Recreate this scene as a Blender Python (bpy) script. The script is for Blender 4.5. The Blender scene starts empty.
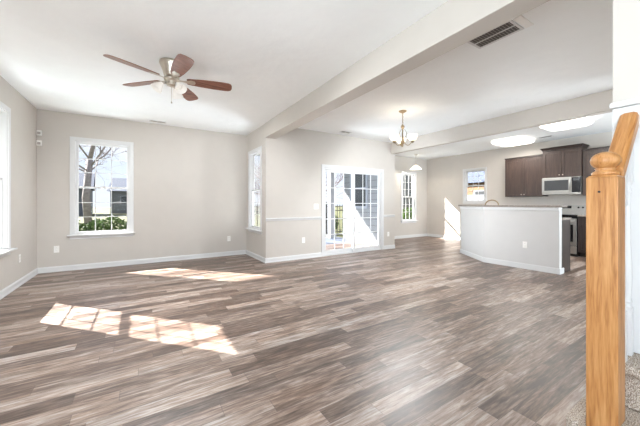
import bpy, math, random
from mathutils import Vector, Matrix
R = math.radians
PI = math.pi
SC = bpy.context.scene
COL = SC.collection

# ---------------------------------------------------------------- camera
cam = bpy.data.cameras.new('camera')
cam.sensor_width = 36.0
cam.lens = 36.0 * 288.0 / 640.0
cam.shift_y = -9.5 / 640.0
cam.clip_start = 0.02
cam_o = bpy.data.objects.new('camera', cam)
cam_o.location = (0, 0, 1.166)
cam_o.rotation_euler = (R(90), 0, R(-32))
COL.objects.link(cam_o)
SC.camera = cam_o

# ---------------------------------------------------------------- world
W = bpy.data.worlds.new('world')
SC.world = W
W.use_nodes = True
nt = W.node_tree
nt.nodes.clear()
wo = nt.nodes.new('ShaderNodeOutputWorld')
bg = nt.nodes.new('ShaderNodeBackground')
SKY_STRENGTH = 0.66
bg.inputs['Strength'].default_value = SKY_STRENGTH
tc = nt.nodes.new('ShaderNodeTexCoord')
sx = nt.nodes.new('ShaderNodeSeparateXYZ')
nt.links.new(tc.outputs['Generated'], sx.inputs[0])
cr = nt.nodes.new('ShaderNodeValToRGB')
cr.color_ramp.elements[0].position = 0.0
cr.color_ramp.elements[0].color = (0.80, 0.88, 1.0, 1)
cr.color_ramp.elements[1].position = 0.8
cr.color_ramp.elements[1].color = (0.30, 0.50, 0.88, 1)
nt.links.new(sx.outputs['Z'], cr.inputs[0])
nz = nt.nodes.new('ShaderNodeTexNoise')
nz.inputs['Scale'].default_value = 3.0
nz.inputs['Detail'].default_value = 6.0
mp = nt.nodes.new('ShaderNodeMapping')
mp.inputs['Scale'].default_value = (1, 1, 2.5)
nt.links.new(tc.outputs['Generated'], mp.inputs[0])
nt.links.new(mp.outputs[0], nz.inputs['Vector'])
cr2 = nt.nodes.new('ShaderNodeValToRGB')
cr2.color_ramp.elements[0].position = 0.42
cr2.color_ramp.elements[1].position = 0.62
nt.links.new(nz.outputs['Fac'], cr2.inputs[0])
mx = nt.nodes.new('ShaderNodeMixRGB')
mx.inputs[2].default_value = (0.95, 0.97, 1.0, 1)
nt.links.new(cr2.outputs[0], mx.inputs[0])
nt.links.new(cr.outputs[0], mx.inputs[1])
nt.links.new(mx.outputs[0], bg.inputs[0])
nt.links.new(bg.outputs[0], wo.inputs[0])

# ---------------------------------------------------------------- sun
sun = bpy.data.lights.new('sun', 'SUN')
sun.energy = 20.0
sun.angle = R(0.55)
sun.color = (1.0, 0.97, 0.93)
sun_o = bpy.data.objects.new('sun', sun)
sun_o.rotation_euler = Vector((1.0, -1.105, -1.055)).to_track_quat('-Z', 'Y').to_euler()
sun_o.location = (-20, 25, 25)
COL.objects.link(sun_o)


# area lamps, used below as added fill at windows out of view
def area(name, loc, direction, sx_, sy_, energy, color=(1, 1, 1)):
    l = bpy.data.lights.new(name, 'AREA')
    l.shape = 'RECTANGLE'
    l.size = sx_
    l.size_y = sy_
    l.energy = energy
    l.color = color
    o = bpy.data.objects.new(name, l)
    o.location = loc
    o.rotation_euler = Vector(direction).to_track_quat('-Z', 'Y').to_euler()
    COL.objects.link(o)
    return o


FILL = (0.78, 0.90, 1.0)  # tint of the added fill lamps
area('fill_rear', (0.15, -6.4, 1.25), (0, 1, 2.2), 3.0, 2.2, 170, FILL)
area('fill_left', (-1.80, -0.7, 1.15), (1, 0.15, 1.7), 2.4, 1.8, 108, FILL)
area('fill_front_room', (7.0, -3.3, 1.25), (0, 1, 1.5), 2.6, 2.0, 300, FILL)
# added upward fill lamps below the sills, standing in for sunlight off the ground
area('bounce_fill_far', (-0.57, 7.35, 0.0), (0.25, -1, 1.0), 2.0, 1.0, 75, FILL)
area('bounce_fill_left', (-2.25, 4.9, 0.0), (1, -0.1, 0.8), 2.0, 1.0, 45, FILL)
area('bounce_fill_nook', (7.75, 7.45, 0.0), (-0.2, -1, 1.0), 1.6, 0.9, 45, FILL)
area('bounce_fill_patio', (3.05, 6.15, 0.02), (0.45, -1, 0.85), 1.4, 0.8, 150, FILL)

SC.view_settings.view_transform = 'Standard'
SC.view_settings.look = 'None'
SC.view_settings.gamma = 1
SC.view_settings.use_curve_mapping = False
SC.view_settings.exposure = 0.84


# ---------------------------------------------------------------- materials
def s2l(c):
    return tuple(((x / 255.0) / 12.92 if x / 255.0 <= 0.04045 else ((x / 255.0 + 0.055) / 1.055) ** 2.4) for x in c)


def base_mat(name):
    m = bpy.data.materials.new(name)
    m.use_nodes = True
    t = m.node_tree
    b = t.nodes['Principled BSDF']
    return m, t, b


def mat(name, rgb, rough=0.5, metal=0.0, var=0.04, scale=6.0, bump=0.0, bscale=60.0, emit=None, estr=0.0, spec=0.5):
    """plain procedural surface: colour with a slight noise variation and a fine bump"""
    m, t, b = base_mat(name)
    c = s2l(rgb)
    n = t.nodes.new('ShaderNodeTexNoise')
    n.inputs['Scale'].default_value = scale
    n.inputs['Detail'].default_value = 4
    co = t.nodes.new('ShaderNodeTexCoord')
    t.links.new(co.outputs['Object'], n.inputs['Vector'])
    r = t.nodes.new('ShaderNodeValToRGB')
    r.color_ramp.elements[0].position = 0.3
    r.color_ramp.elements[1].position = 0.7
    r.color_ramp.elements[0].color = (*[max(0, x * (1 - var)) for x in c], 1)
    r.color_ramp.elements[1].color = (*[min(1, x * (1 + var)) for x in c], 1)
    t.links.new(n.outputs['Fac'], r.inputs[0])
    t.links.new(r.outputs[0], b.inputs['Base Color'])
    b.inputs['Roughness'].default_value = rough
    b.inputs['Metallic'].default_value = metal
    b.inputs['Specular IOR Level'].default_value = spec
    if bump:
        n2 = t.nodes.new('ShaderNodeTexNoise')
        n2.inputs['Scale'].default_value = bscale
        n2.inputs['Detail'].default_value = 5
        t.links.new(co.outputs['Object'], n2.inputs['Vector'])
        bp = t.nodes.new('ShaderNodeBump')
        bp.inputs['Strength'].default_value = bump
        bp.inputs['Distance'].default_value = 0.01
        t.links.new(n2.outputs['Fac'], bp.inputs['Height'])
        t.links.new(bp.outputs[0], b.inputs['Normal'])
    if emit:
        b.inputs['Emission Color'].default_value = (*s2l(emit), 1)
        b.inputs['Emission Strength'].default_value = estr
    return m


def grain_mat(name, dark, mid, light, axis='Z', rough=0.35, stretch=14.0, scale=3.0, spec=0.5):
    """wood grain running along one axis"""
    m, t, b = base_mat(name)
    co = t.nodes.new('ShaderNodeTexCoord')
    mp = t.nodes.new('ShaderNodeMapping')
    s = [stretch, stretch, stretch]
    s['XYZ'.index(axis)] = 1.0
    mp.inputs['Scale'].default_value = s
    t.links.new(co.outputs['Object'], mp.inputs[0])
    n = t.nodes.new('ShaderNodeTexNoise')
    n.inputs['Scale'].default_value = scale
    n.inputs['Detail'].default_value = 7
    n.inputs['Distortion'].default_value = 0.9
    t.links.new(mp.outputs[0], n.inputs['Vector'])
    n2 = t.nodes.new('ShaderNodeTexNoise')
    n2.inputs['Scale'].default_value = scale * 5
    n2.inputs['Detail'].default_value = 3
    t.links.new(mp.outputs[0], n2.inputs['Vector'])
    mm = t.nodes.new('ShaderNodeMath')
    mm.operation = 'MULTIPLY_ADD'
    mm.inputs[1].default_value = 0.35
    t.links.new(n2.outputs['Fac'], mm.inputs[0])
    m2 = t.nodes.new('ShaderNodeMath')
    m2.operation = 'MULTIPLY'
    m2.inputs[1].default_value = 0.65
    t.links.new(n.outputs['Fac'], m2.inputs[0])
    t.links.new(m2.outputs[0], mm.inputs[2])
    r = t.nodes.new('ShaderNodeValToRGB')
    r.color_ramp.elements[0].position = 0.34
    r.color_ramp.elements[0].color = (*s2l(dark), 1)
    r.color_ramp.elements[1].position = 0.64
    r.color_ramp.elements[1].color = (*s2l(light), 1)
    e = r.color_ramp.elements.new(0.48)
    e.color = (*s2l(mid), 1)
    t.links.new(mm.outputs[0], r.inputs[0])
    t.links.new(r.outputs[0], b.inputs['Base Color'])
    b.inputs['Roughness'].default_value = rough
    b.inputs['Specular IOR Level'].default_value = spec
    return m


def glass_mat(name, tint=(1, 1, 1), gloss=0.08):
    m = bpy.data.materials.new(name)
    m.use_nodes = True
    t = m.node_tree
    t.nodes.clear()
    o = t.nodes.new('ShaderNodeOutputMaterial')
    tr = t.nodes.new('ShaderNodeBsdfTransparent')
    tr.inputs[0].default_value = (*tint, 1)
    g = t.nodes.new('ShaderNodeBsdfGlossy')
    g.inputs['Roughness'].default_value = 0.02
    lw = t.nodes.new('ShaderNodeLayerWeight')
    lw.inputs[0].default_value = 0.15
    mu = t.nodes.new('ShaderNodeMath')
    mu.operation = 'MULTIPLY'
    mu.inputs[1].default_value = gloss * 4
    t.links.new(lw.outputs['Fresnel'], mu.inputs[0])
    mxs = t.nodes.new('ShaderNodeMixShader')
    t.links.new(mu.outputs[0], mxs.inputs[0])
    t.links.new(tr.outputs[0], mxs.inputs[1])
    t.links.new(g.outputs[0], mxs.inputs[2])
    t.links.new(mxs.outputs[0], o.inputs[0])
    return m


def floor_mat():
    m, t, b = base_mat('grey_brown_plank_floor')
    L = t.links.new

    def math_(op, a, b_=None, c=None):
        n = t.nodes.new('ShaderNodeMath')
        n.operation = op
        for i, v in enumerate((a, b_, c)):
            if v is None:
                continue
            if isinstance(v, (int, float)):
                n.inputs[i].default_value = v
            else:
                L(v, n.inputs[i])
        return n.outputs[0]
    co = t.nodes.new('ShaderNodeTexCoord')
    sp = t.nodes.new('ShaderNodeSeparateXYZ')
    L(co.outputs['Object'], sp.inputs[0])
    PW, PL = 0.115, 0.85
    v = math_('DIVIDE', sp.outputs['Y'], PW)
    row = math_('FLOOR', v)
    vf = math_('FRACT', v)
    w1 = t.nodes.new('ShaderNodeTexWhiteNoise')
    w1.noise_dimensions = '1D'
    L(row, w1.inputs['W'])
    off = math_('MULTIPLY', w1.outputs['Value'], 5.3)
    u = math_('ADD', math_('DIVIDE', sp.outputs['X'], PL), off)
    idx = math_('FLOOR', u)
    uf = math_('FRACT', u)
    cb = t.nodes.new('ShaderNodeCombineXYZ')
    L(row, cb.inputs[0])
    L(idx, cb.inputs[1])
    w2 = t.nodes.new('ShaderNodeTexWhiteNoise')
    w2.noise_dimensions = '3D'
    L(cb.outputs[0], w2.inputs['Vector'])
    # grain, its own piece for every plank
    mp = t.nodes.new('ShaderNodeMapping')
    mp.inputs['Scale'].default_value = (1.7, 13, 1)
    L(co.outputs['Object'], mp.inputs[0])
    sc = t.nodes.new('ShaderNodeVectorMath')
    sc.operation = 'SCALE'
    L(w2.outputs['Color'], sc.inputs[0])
    sc.inputs['Scale'].default_value = 40
    ad = t.nodes.new('ShaderNodeVectorMath')
    ad.operation = 'ADD'
    L(mp.outputs[0], ad.inputs[0])
    L(sc.outputs[0], ad.inputs[1])
    n1 = t.nodes.new('ShaderNodeTexNoise')
    n1.inputs['Scale'].default_value = 1.4
    n1.inputs['Detail'].default_value = 8
    n1.inputs['Roughness'].default_value = 0.62
    n1.inputs['Distortion'].default_value = 1.1
    L(ad.outputs[0], n1.inputs['Vector'])
    mpf = t.nodes.new('ShaderNodeMapping')
    mpf.inputs['Scale'].default_value = (3.2, 38, 1)
    L(co.outputs['Object'], mpf.inputs[0])
    nf = t.nodes.new('ShaderNodeTexNoise')
    nf.inputs['Scale'].default_value = 1.5
    nf.inputs['Detail'].default_value = 6
    nf.inputs['Roughness'].default_value = 0.7
    nf.inputs['Distortion'].default_value = 0.4
    L(mpf.outputs[0], nf.inputs['Vector'])
    n3 = t.nodes.new('ShaderNodeTexNoise')
    n3.inputs['Scale'].default_value = 0.9
    n3.inputs['Detail'].default_value = 3
    L(ad.outputs[0], n3.inputs['Vector'])
    val = math_('ADD', math_('MULTIPLY', w2.outputs['Value'], 0.38), math_('MULTIPLY', n1.outputs['Fac'], 0.95))
    val = math_('ADD', val, math_('MULTIPLY', nf.outputs['Fac'], 1.15))
    val = math_('SUBTRACT', val, 0.755)
    r = t.nodes.new('ShaderNodeValToRGB')
    el = r.color_ramp.elements
    el[0].position = 0.18
    el[0].color = (*s2l((66, 51, 42)), 1)
    el[1].position = 0.86
    el[1].color = (*s2l((196, 187, 181)), 1)
    for p, c in ((0.36, (101, 83, 72)), (0.50, (130, 111, 99)), (0.64, (158, 141, 129))):
        e = el.new(p)
        e.color = (*s2l(c), 1)
    L(val, r.inputs[0])
    # warm / cool drift between planks
    mxc = t.nodes.new('ShaderNodeMixRGB')
    mxc.blend_type = 'MULTIPLY'
    mxc.inputs[0].default_value = 1.0
    L(r.outputs[0], mxc.inputs[1])
    r2 = t.nodes.new('ShaderNodeValToRGB')
    r2.color_ramp.elements[0].position = 0.3
    r2.color_ramp.elements[0].color = (0.93, 0.96, 1.0, 1)
    r2.color_ramp.elements[1].position = 0.7
    r2.color_ramp.elements[1].color = (1.06, 0.97, 0.90, 1)
    L(n3.outputs['Fac'], r2.inputs[0])
    L(r2.outputs[0], mxc.inputs[2])
    # seams between the boards
    e1 = math_('LESS_THAN', vf, 0.03)
    e2 = math_('LESS_THAN', uf, 0.003)
    seam = math_('MAXIMUM', e1, e2)
    mxs = t.nodes.new('ShaderNodeMixRGB')
    mxs.blend_type = 'MIX'
    L(math_('MULTIPLY', seam, 0.7), mxs.inputs[0])
    L(mxc.outputs[0], mxs.inputs[1])
    mxs.inputs[2].default_value = (*s2l((70, 58, 52)), 1)
    L(mxs.outputs[0], b.inputs['Base Color'])
    rr = math_('MULTIPLY_ADD', n1.outputs['Fac'], 0.15, 0.33)
    L(rr, b.inputs['Roughness'])
    b.inputs['Specular IOR Level'].default_value = 0.75
    bp = t.nodes.new('ShaderNodeBump')
    bp.inputs['Strength'].default_value = 0.12
    bp.inputs['Distance'].default_value = 0.004
    L(math_('SUBTRACT', n1.outputs['Fac'], seam), bp.inputs['Height'])
    L(bp.outputs[0], b.inputs['Normal'])
    return m


def carpet_mat():
    m, t, b = base_mat('speckled_carpet')
    co = t.nodes.new('ShaderNodeTexCoord')
    n = t.nodes.new('ShaderNodeTexNoise')
    n.inputs['Scale'].default_value = 260
    n.inputs['Detail'].default_value = 2
    t.links.new(co.outputs['Object'], n.inputs['Vector'])
    r = t.nodes.new('ShaderNodeValToRGB')
    el = r.color_ramp.elements
    el[0].position = 0.36
    el[0].color = (*s2l((128, 110, 98)), 1)
    el[1].position = 0.64
    el[1].color = (*s2l((226, 216, 204)), 1)
    e = el.new(0.5)
    e.color = (*s2l((188, 174, 160)), 1)
    t.links.new(n.outputs['Fac'], r.inputs[0])
    t.links.new(r.outputs[0], b.inputs['Base Color'])
    b.inputs['Roughness'].default_value = 0.95
    b.inputs['Specular IOR Level'].default_value = 0.1
    bp = t.nodes.new('ShaderNodeBump')
    bp.inputs['Strength'].default_value = 0.9
    bp.inputs['Distance'].default_value = 0.006
    t.links.new(n.outputs['Fac'], bp.inputs['Height'])
    t.links.new(bp.outputs[0], b.inputs['Normal'])
    return m


def siding_mat(name, rgb, pitch=0.18):
    m, t, b = base_mat(name)
    co = t.nodes.new('ShaderNodeTexCoord')
    sp = t.nodes.new('ShaderNodeSeparateXYZ')
    t.links.new(co.outputs['Object'], sp.inputs[0])
    d = t.nodes.new('ShaderNodeMath')
    d.operation = 'DIVIDE'
    d.inputs[1].default_value = pitch
    t.links.new(sp.outputs['Z'], d.inputs[0])
    fr = t.nodes.new('ShaderNodeMath')
    fr.operation = 'FRACT'
    t.links.new(d.outputs[0], fr.inputs[0])
    r = t.nodes.new('ShaderNodeValToRGB')
    c = s2l(rgb)
    r.color_ramp.interpolation = 'CONSTANT'
    r.color_ramp.elements[0].color = (*[x * 0.6 for x in c], 1)
    r.color_ramp.elements[1].position = 0.10
    r.color_ramp.elements[1].color = (*c, 1)
    t.links.new(fr.outputs[0], r.inputs[0])
    t.links.new(r.outputs[0], b.inputs['Base Color'])
    b.inputs['Roughness'].default_value = 0.7
    bp = t.nodes.new('ShaderNodeBump')
    bp.inputs['Distance'].default_value = 0.02
    t.links.new(fr.outputs[0], bp.inputs['Height'])
    t.links.new(bp.outputs[0], b.inputs['Normal'])
    return m


M = {}
M['wall'] = mat('cream_wall_paint', (207, 201, 194), 0.75, var=0.012, bump=0.05, bscale=180, spec=0.25)
M['ceiling'] = mat('white_textured_ceiling', (250, 252, 252), 0.85, var=0.012, scale=5, bump=0.6, bscale=7, spec=0.2)
M['trim'] = mat('white_trim_paint', (220, 220, 220), 0.4, var=0.01)
M['island_wall'] = mat('pale_grey_wall_paint', (208, 206, 204), 0.7, var=0.01, spec=0.25)
M['floor'] = floor_mat()
M['oak'] = grain_mat('golden_oak', (154, 100, 52), (188, 132, 78), (206, 154, 100), 'Z', 0.32, 16, 3.2)
M['oak_x'] = grain_mat('golden_oak_rail', (150, 94, 46), (184, 126, 70), (204, 150, 92), 'X', 0.3, 22, 3.5)
M['carpet'] = carpet_mat()
M['espresso'] = grain_mat('espresso_wood', (46, 35, 31), (60, 47, 42), (76, 61, 54), 'Z', 0.38, 18, 2.5)
M['espresso_dark'] = grain_mat('dark_espresso_wood', (36, 28, 26), (46, 36, 33), (58, 46, 42), 'Z', 0.45, 18, 2.5)
M['walnut'] = grain_mat('walnut_blade', (100, 62, 50), (134, 88, 72), (156, 108, 90), 'X', 0.28, 12, 3)
M['nickel'] = mat('brushed_nickel', (200, 192, 180), 0.28, 1.0, var=0.05, scale=30)
M['bronze'] = mat('warm_bronze', (170, 152, 124), 0.35, 1.0, var=0.08, scale=20)
M['steel'] = mat('stainless_steel', (184, 182, 178), 0.33, 0.9, var=0.04, scale=30)
M['black'] = mat('black_glass', (22, 22, 24), 0.12, var=0.05)
M['dark_glass'] = mat('smoked_glass', (70, 72, 74), 0.1, var=0.05)
M['granite'] = mat('speckled_granite', (150, 140, 132), 0.2, var=0.45, scale=90)
M['plate'] = mat('white_plastic', (246, 244, 240), 0.35, var=0.01)
M['slot'] = mat('dark_slot', (96, 92, 88), 0.6, var=0.02)
M['grey_metal'] = mat('grey_louvre', (176, 170, 164), 0.5, 0.2, var=0.03)
M['frost'] = mat('frosted_glass', (244, 242, 238), 0.3, var=0.02, emit=(255, 246, 232), estr=0.08)  # weak glow put into the shades of the unlit fan lamp
M['glow'] = mat('lit_opal_glass', (255, 248, 236), 0.3, var=0.01, emit=(255, 242, 220), estr=0.85)
M['diffuser'] = mat('lit_acrylic_diffuser', (255, 252, 246), 0.4, var=0.01, emit=(255, 250, 240), estr=1.3)
M['glass'] = glass_mat('window_glass')
M['siding'] = siding_mat('white_lap_siding', (122, 124, 127))
M['siding_grey'] = siding_mat('grey_lap_siding', (98, 102, 110))
M['siding_tan'] = siding_mat('tan_lap_siding', (128, 98, 72))
M['roof'] = mat('slate_roof_shingle', (70, 78, 94), 0.9, var=0.25, scale=8)
M['concrete'] = mat('patio_concrete', (88, 96, 112), 0.85, var=0.08, scale=3)
M['lawn'] = mat('lawn_grass', (80, 82, 48), 0.95, var=0.3, scale=2.5, bump=0.6, bscale=40)
M['leaf'] = mat('hedge_leaf', (66, 88, 38), 0.7, var=0.4, scale=4)
M['leaf_dark'] = mat('evergreen_leaf', (44, 62, 36), 0.7, var=0.4, scale=4)
M['bark'] = mat('grey_bark', (128, 122, 122), 0.9, var=0.2, scale=12)
M['bark_red'] = mat('reddish_bark', (112, 84, 74), 0.9, var=0.2, scale=12)
M['iron'] = mat('black_iron', (40, 40, 44), 0.5, 0.4, var=0.05)
M['porch_white'] = mat('white_vinyl', (142, 146, 154), 0.5, var=0.01)


# ---------------------------------------------------------------- mesh builder
class MB:
    def __init__(self):
        self.v = []
        self.f = []
        self.smooth = set()

    def add(self, vs, fs, smooth=False, mtx=None):
        k = len(self.v)
        for p in vs:
            p = Vector(p)
            self.v.append(tuple(mtx @ p if mtx else p))
        for f in fs:
            if smooth:
                self.smooth.add(len(self.f))
            self.f.append(tuple(k + i for i in f))
        return self

    def box(self, x0, x1, y0, y1, z0, z1, mtx=None):
        vs = [(x, y, z) for x in (x0, x1) for y in (y0, y1) for z in (z0, z1)]
        fs = [(0, 1, 3, 2), (4, 6, 7, 5), (0, 4, 5, 1), (2, 3, 7, 6), (0, 2, 6, 4), (1, 5, 7, 3)]
        return self.add(vs, fs, False, mtx)

    def prism(self, pts, z0, z1, mtx=None, smooth=False):
        """polygon in xy extruded along z"""
        n = len(pts)
        vs = [(x, y, z0) for x, y in pts] + [(x, y, z1) for x, y in pts]
        area_ = sum(pts[i][0] * pts[(i + 1) % n][1] - pts[(i + 1) % n][0] * pts[i][1] for i in range(n))
        idx = list(range(n))
        if area_ < 0:
            idx.reverse()
        self.add(vs, [tuple(reversed(idx)), tuple(n + i for i in idx)], False, mtx)
        k = len(self.v) - 2 * n
        for j in range(n):
            a, b_ = idx[j], idx[(j + 1) % n]
            if smooth:
                self.smooth.add(len(self.f))
            self.f.append((k + a, k + b_, k + n + b_, k + n + a))
        return self

    def lathe(self, prof, n=24, mtx=None, cap=True):
        """profile of (radius, z) turned round z"""
        vs = []
        for r, z in prof:
            for i in range(n):
                a = 2 * PI * i / n
                vs.append((r * math.cos(a), r * math.sin(a), z))
        fs = []
        for j in range(len(prof) - 1):
            for i in range(n):
                a, b_ = j * n + i, j * n + (i + 1) % n
                fs.append((a, b_, b_ + n, a + n))
        self.add(vs, fs, True, mtx)
        if cap:
            k = len(self.v) - len(vs)
            self.f.append(tuple(k + i for i in reversed(range(n))))
            self.f.append(tuple(k + (len(prof) - 1) * n + i for i in range(n)))
        return self

    def tube(self, pts, r, n=8, mtx=None, r_end=None):
        pts = [Vector(p) for p in pts]
        vs = []
        m_ = len(pts)
        up = Vector((0.13, 0.21, 0.97)).normalized()
        for i, p in enumerate(pts):
            d = (pts[min(i + 1, m_ - 1)] - pts[max(i - 1, 0)]).normalized()
            u = d.cross(up)
            if u.length < 0.15:
                u = d.cross(Vector((1, 0, 0)))
            u.normalize()
            w = d.cross(u)
            rr = r if r_end is None else r + (r_end - r) * i / (m_ - 1)
            for k in range(n):
                a = 2 * PI * k / n
                vs.append(p + (u * math.cos(a) + w * math.sin(a)) * rr)
        fs = []
        for i in range(m_ - 1):
            for k in range(n):
                a, b_ = i * n + k, i * n + (k + 1) % n
                fs.append((a, a + n, b_ + n, b_))
        fs.append(tuple(range(n)))
        fs.append(tuple(reversed([(m_ - 1) * n + k for k in range(n)])))
        return self.add(vs, fs, True, mtx)

    def build(self, name, m, parent=None, loc=None, bevel=0.0, kind=None, label=None, solid=0.0, bseg=2):
        me = bpy.data.meshes.new(name)
        me.from_pydata(self.v, [], self.f)
        for i in self.smooth:
            if i < len(me.polygons):
                me.polygons[i].use_smooth = True
        me.materials.append(M[m] if isinstance(m, str) else m)
        me.update()
        o = bpy.data.objects.new(name, me)
        COL.objects.link(o)
        if parent:
            o.parent = parent
        if loc:
            o.location = loc
        if bevel:
            b = o.modifiers.new('bevel', 'BEVEL')
            b.width = bevel
            b.segments = bseg
            b.limit_method = 'ANGLE'
        if solid:
            s = o.modifiers.new('solid', 'SOLIDIFY')
            s.thickness = solid
        if kind:
            o['kind'] = kind
        if label:
            o['label'] = label
        return o


def empty(name, loc, rz=0.0, label=None, cat=None, group=None, kind=None):
    o = bpy.data.objects.new(name, None)
    o.empty_display_size = 0.1
    o.location = loc
    o.rotation_euler = (0, 0, rz)
    COL.objects.link(o)
    return tag(o, label, cat, group, kind)


def tag(o, label=None, cat=None, group=None, kind=None):
    if label:
        o['label'] = label
    if cat:
        o['category'] = cat
    if group:
        o['group'] = group
    if kind:
        o['kind'] = kind
    return o


def copy_tree(o, parent=None):
    c = o.copy()
    COL.objects.link(c)
    if parent:
        c.parent = parent
    for ch in list(o.children):
        copy_tree(ch, c)
    return c


def setting(o, label=None):
    o['kind'] = 'structure'
    if label:
        o['label'] = label
    return o


# ---------------------------------------------------------------- layout numbers
H = 2.74
HB = 2.455          # underside of the beams
T = 0.10            # wall thickness
XL, YF = -1.456, 6.56
XJ, YP = 2.09, 5.35
XN, YN, XK = 5.64, 6.73, 8.73
YR = -6.0
YS0, YS1, XS = 0.286, 0.40, 1.80   # stair wall
YFR = -2.9
W_FRONT = (5.75, 8.25, 0.5, 2.35)  # unseen window opening, added to let fill light in


def wall(name, axis, pos, out, u0, u1, z0, z1, holes, m='wall', label=None, thick=T):
    """axis 'x': wall runs along x at y=pos; out = +1/-1 side the thickness lies on"""
    mb = MB()
    a, b_ = (pos, pos + out * thick) if out > 0 else (pos + out * thick, pos)
    us = sorted({u0, u1, *[h[0] for h in holes], *[h[1] for h in holes]})
    for i in range(len(us) - 1):
        c0, c1 = us[i], us[i + 1]
        zz = [(h[2], h[3]) for h in holes if h[0] <= c0 + 1e-6 and h[1] >= c1 - 1e-6]
        zs = z0
        for q0, q1 in sorted(zz):
            if q0 > zs + 1e-6:
                (mb.box(c0, c1, a, b_, zs, q0) if axis == 'x' else mb.box(a, b_, c0, c1, zs, q0))
            zs = q1
        if z1 > zs:
            (mb.box(c0, c1, a, b_, zs, z1) if axis == 'x' else mb.box(a, b_, c0, c1, zs, z1))
    return setting(mb.build(name, m), label)


# window openings (u0, u1, z0, z1)
W_FAR = (-0.975, -0.165, 0.62, 2.27)
W_LEFT = (4.52, 5.30, 0.58, 2.35)
W_JOG = (5.62, 6.32, 0.62, 2.27)
W_NOOK = (7.46, 8.09, 0.58, 2.18)
W_KIT = (4.68, 5.31, 1.22, 2.19)
D_PATIO = (3.44, 5.18, 0.0, 1.965)
W_REAR = [(-1.25, 0.05, 0.5, 2.35), (0.2, 1.5, 0.5, 2.35)]  # unseen openings at the back, added for fill light
W_LEFT2 = (-2.0, 0.6, 0.5, 2.35)  # extra opening out of view, made for the left fill lamp

setting(MB().box(XL - T, XK + T, YR - T, YN + T, -0.12, 0.0).build('floor', 'floor'), 'grey brown wood plank floor')
cb = MB()
cb.box(XL - T, XS, YS0, YF + T, H, H + 0.1)
cb.box(XS, 2.14, YS1, YF + T, H, H + 0.1)
cb.box(XL - T, XS, YR - T, YS0, H, H + 0.1)
cb.box(2.14, XK + T, YS1, YN + T, H, H + 0.1)
cb.box(5.3, XK + T, YFR - T, YS1, H, H + 0.1)
setting(cb.build('ceiling', 'ceiling'), 'white stippled ceiling')
wall('wall_left', 'y', XL, -1, YR, YF + T, 0, H, [W_LEFT, W_LEFT2])
wall('wall_far', 'x', YF, 1, XL, XJ, 0, H, [W_FAR])
wall('wall_alcove', 'y', XJ, 1, YP, YF + T, 0, H, [W_JOG])
wall('wall_patio', 'x', YP, 1, XJ + T, XN, 0, H, [D_PATIO])
wall('wall_nook_side', 'y', XN, -1, YP + T, YN + T, 0, H, [])
wall('wall_nook', 'x', YN, 1, XN, XK, 0, H, [W_NOOK])
wall('wall_kitchen', 'y', XK, 1, YFR - T, YN + T, 0, H, [W_KIT])
wall('wall_front', 'x', YFR, -1, 5.3, XK, 0, H, [W_FRONT])
wall('wall_rear', 'x', YR, -1, XL, XS + 0.1, 0, H, W_REAR)
setting(MB().box(XS, 5.3, YS0, YS1, 0, 5.2).build('wall_stair', 'wall'))
setting(MB().box(XS, 5.3, -0.80, -0.70, 0, 5.2).build('wall_stair_side', 'wall'))
setting(MB().box(5.2, 5.3, -0.70, YS0, 0, 5.2).build('wall_stair_end', 'wall'))
setting(MB().box(XS, XS + 0.1, -0.70, YS0, H, 5.2).build('wall_stair_head', 'wall'))
setting(MB().box(XS, 5.3, -0.80, YS1, 5.2, 5.3).build('ceiling_stair', 'ceiling'))
setting(MB().box(XS, XS + 0.1, YR, -0.80, 0, H).build('wall_hall', 'wall'))
setting(MB().box(5.2, 5.3, YFR - T, -0.80, 0, H).build('wall_front_side', 'wall'))

# dropped beams
setting(MB().prism([(2.01, YS1), (2.205, YS1), (2.30, YP), (2.075, YP)], HB, H).build('trim_1', 'wall', bevel=0.006), 'long dropped ceiling beam between living and dining areas')
setting(MB().box(5.51, 5.65, YS1, YP, HB, H).build('trim_2', 'wall', bevel=0.006), 'dropped ceiling beam in front of the kitchen')


# baseboards: profile extruded along a wall line
def baseboard(name, pts, h=0.095, t=0.014, closed=False):
    """pts: polyline with the room on its left-hand side"""
    mb = MB()
    prof = [(0, 0), (t + 0.008, 0), (t + 0.008, 0.018), (t, 0.022), (t, h - 0.02), (t * 0.55, h - 0.008), (t * 0.4, h), (0, h)]
    P = [Vector((x, y)) for x, y in pts]
    rings = []
    for i, p in enumerate(P):
        ns = []
        if i > 0:
            d = (P[i] - P[i - 1]).normalized()
            ns.append(Vector((-d.y, d.x)))
        if i < len(P) - 1:
            d = (P[i + 1] - P[i]).normalized()
            ns.append(Vector((-d.y, d.x)))
        if len(ns) == 2:
            b = (ns[0] + ns[1]).normalized()
            b = b / max(0.3, b.dot(ns[0]))
        else:
            b = ns[0]
        rings.append([(p.x + b.x * q[0], p.y + b.y * q[0], q[1]) for q in prof])
    k = len(prof)
    vs = [v for r in rings for v in r]
    fs = []
    for i in range(len(rings) - 1):
        for j in range(k):
            a, b_ = i * k + j, i * k + (j + 1) % k
            fs.append((a, b_, b_ + k, a + k))
    fs.append(tuple(range(k)))
    fs.append(tuple(reversed([(len(rings) - 1) * k + j for j in range(k)])))
    mb.add(vs, fs)
    return setting(mb.build(name, 'trim'))


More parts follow.
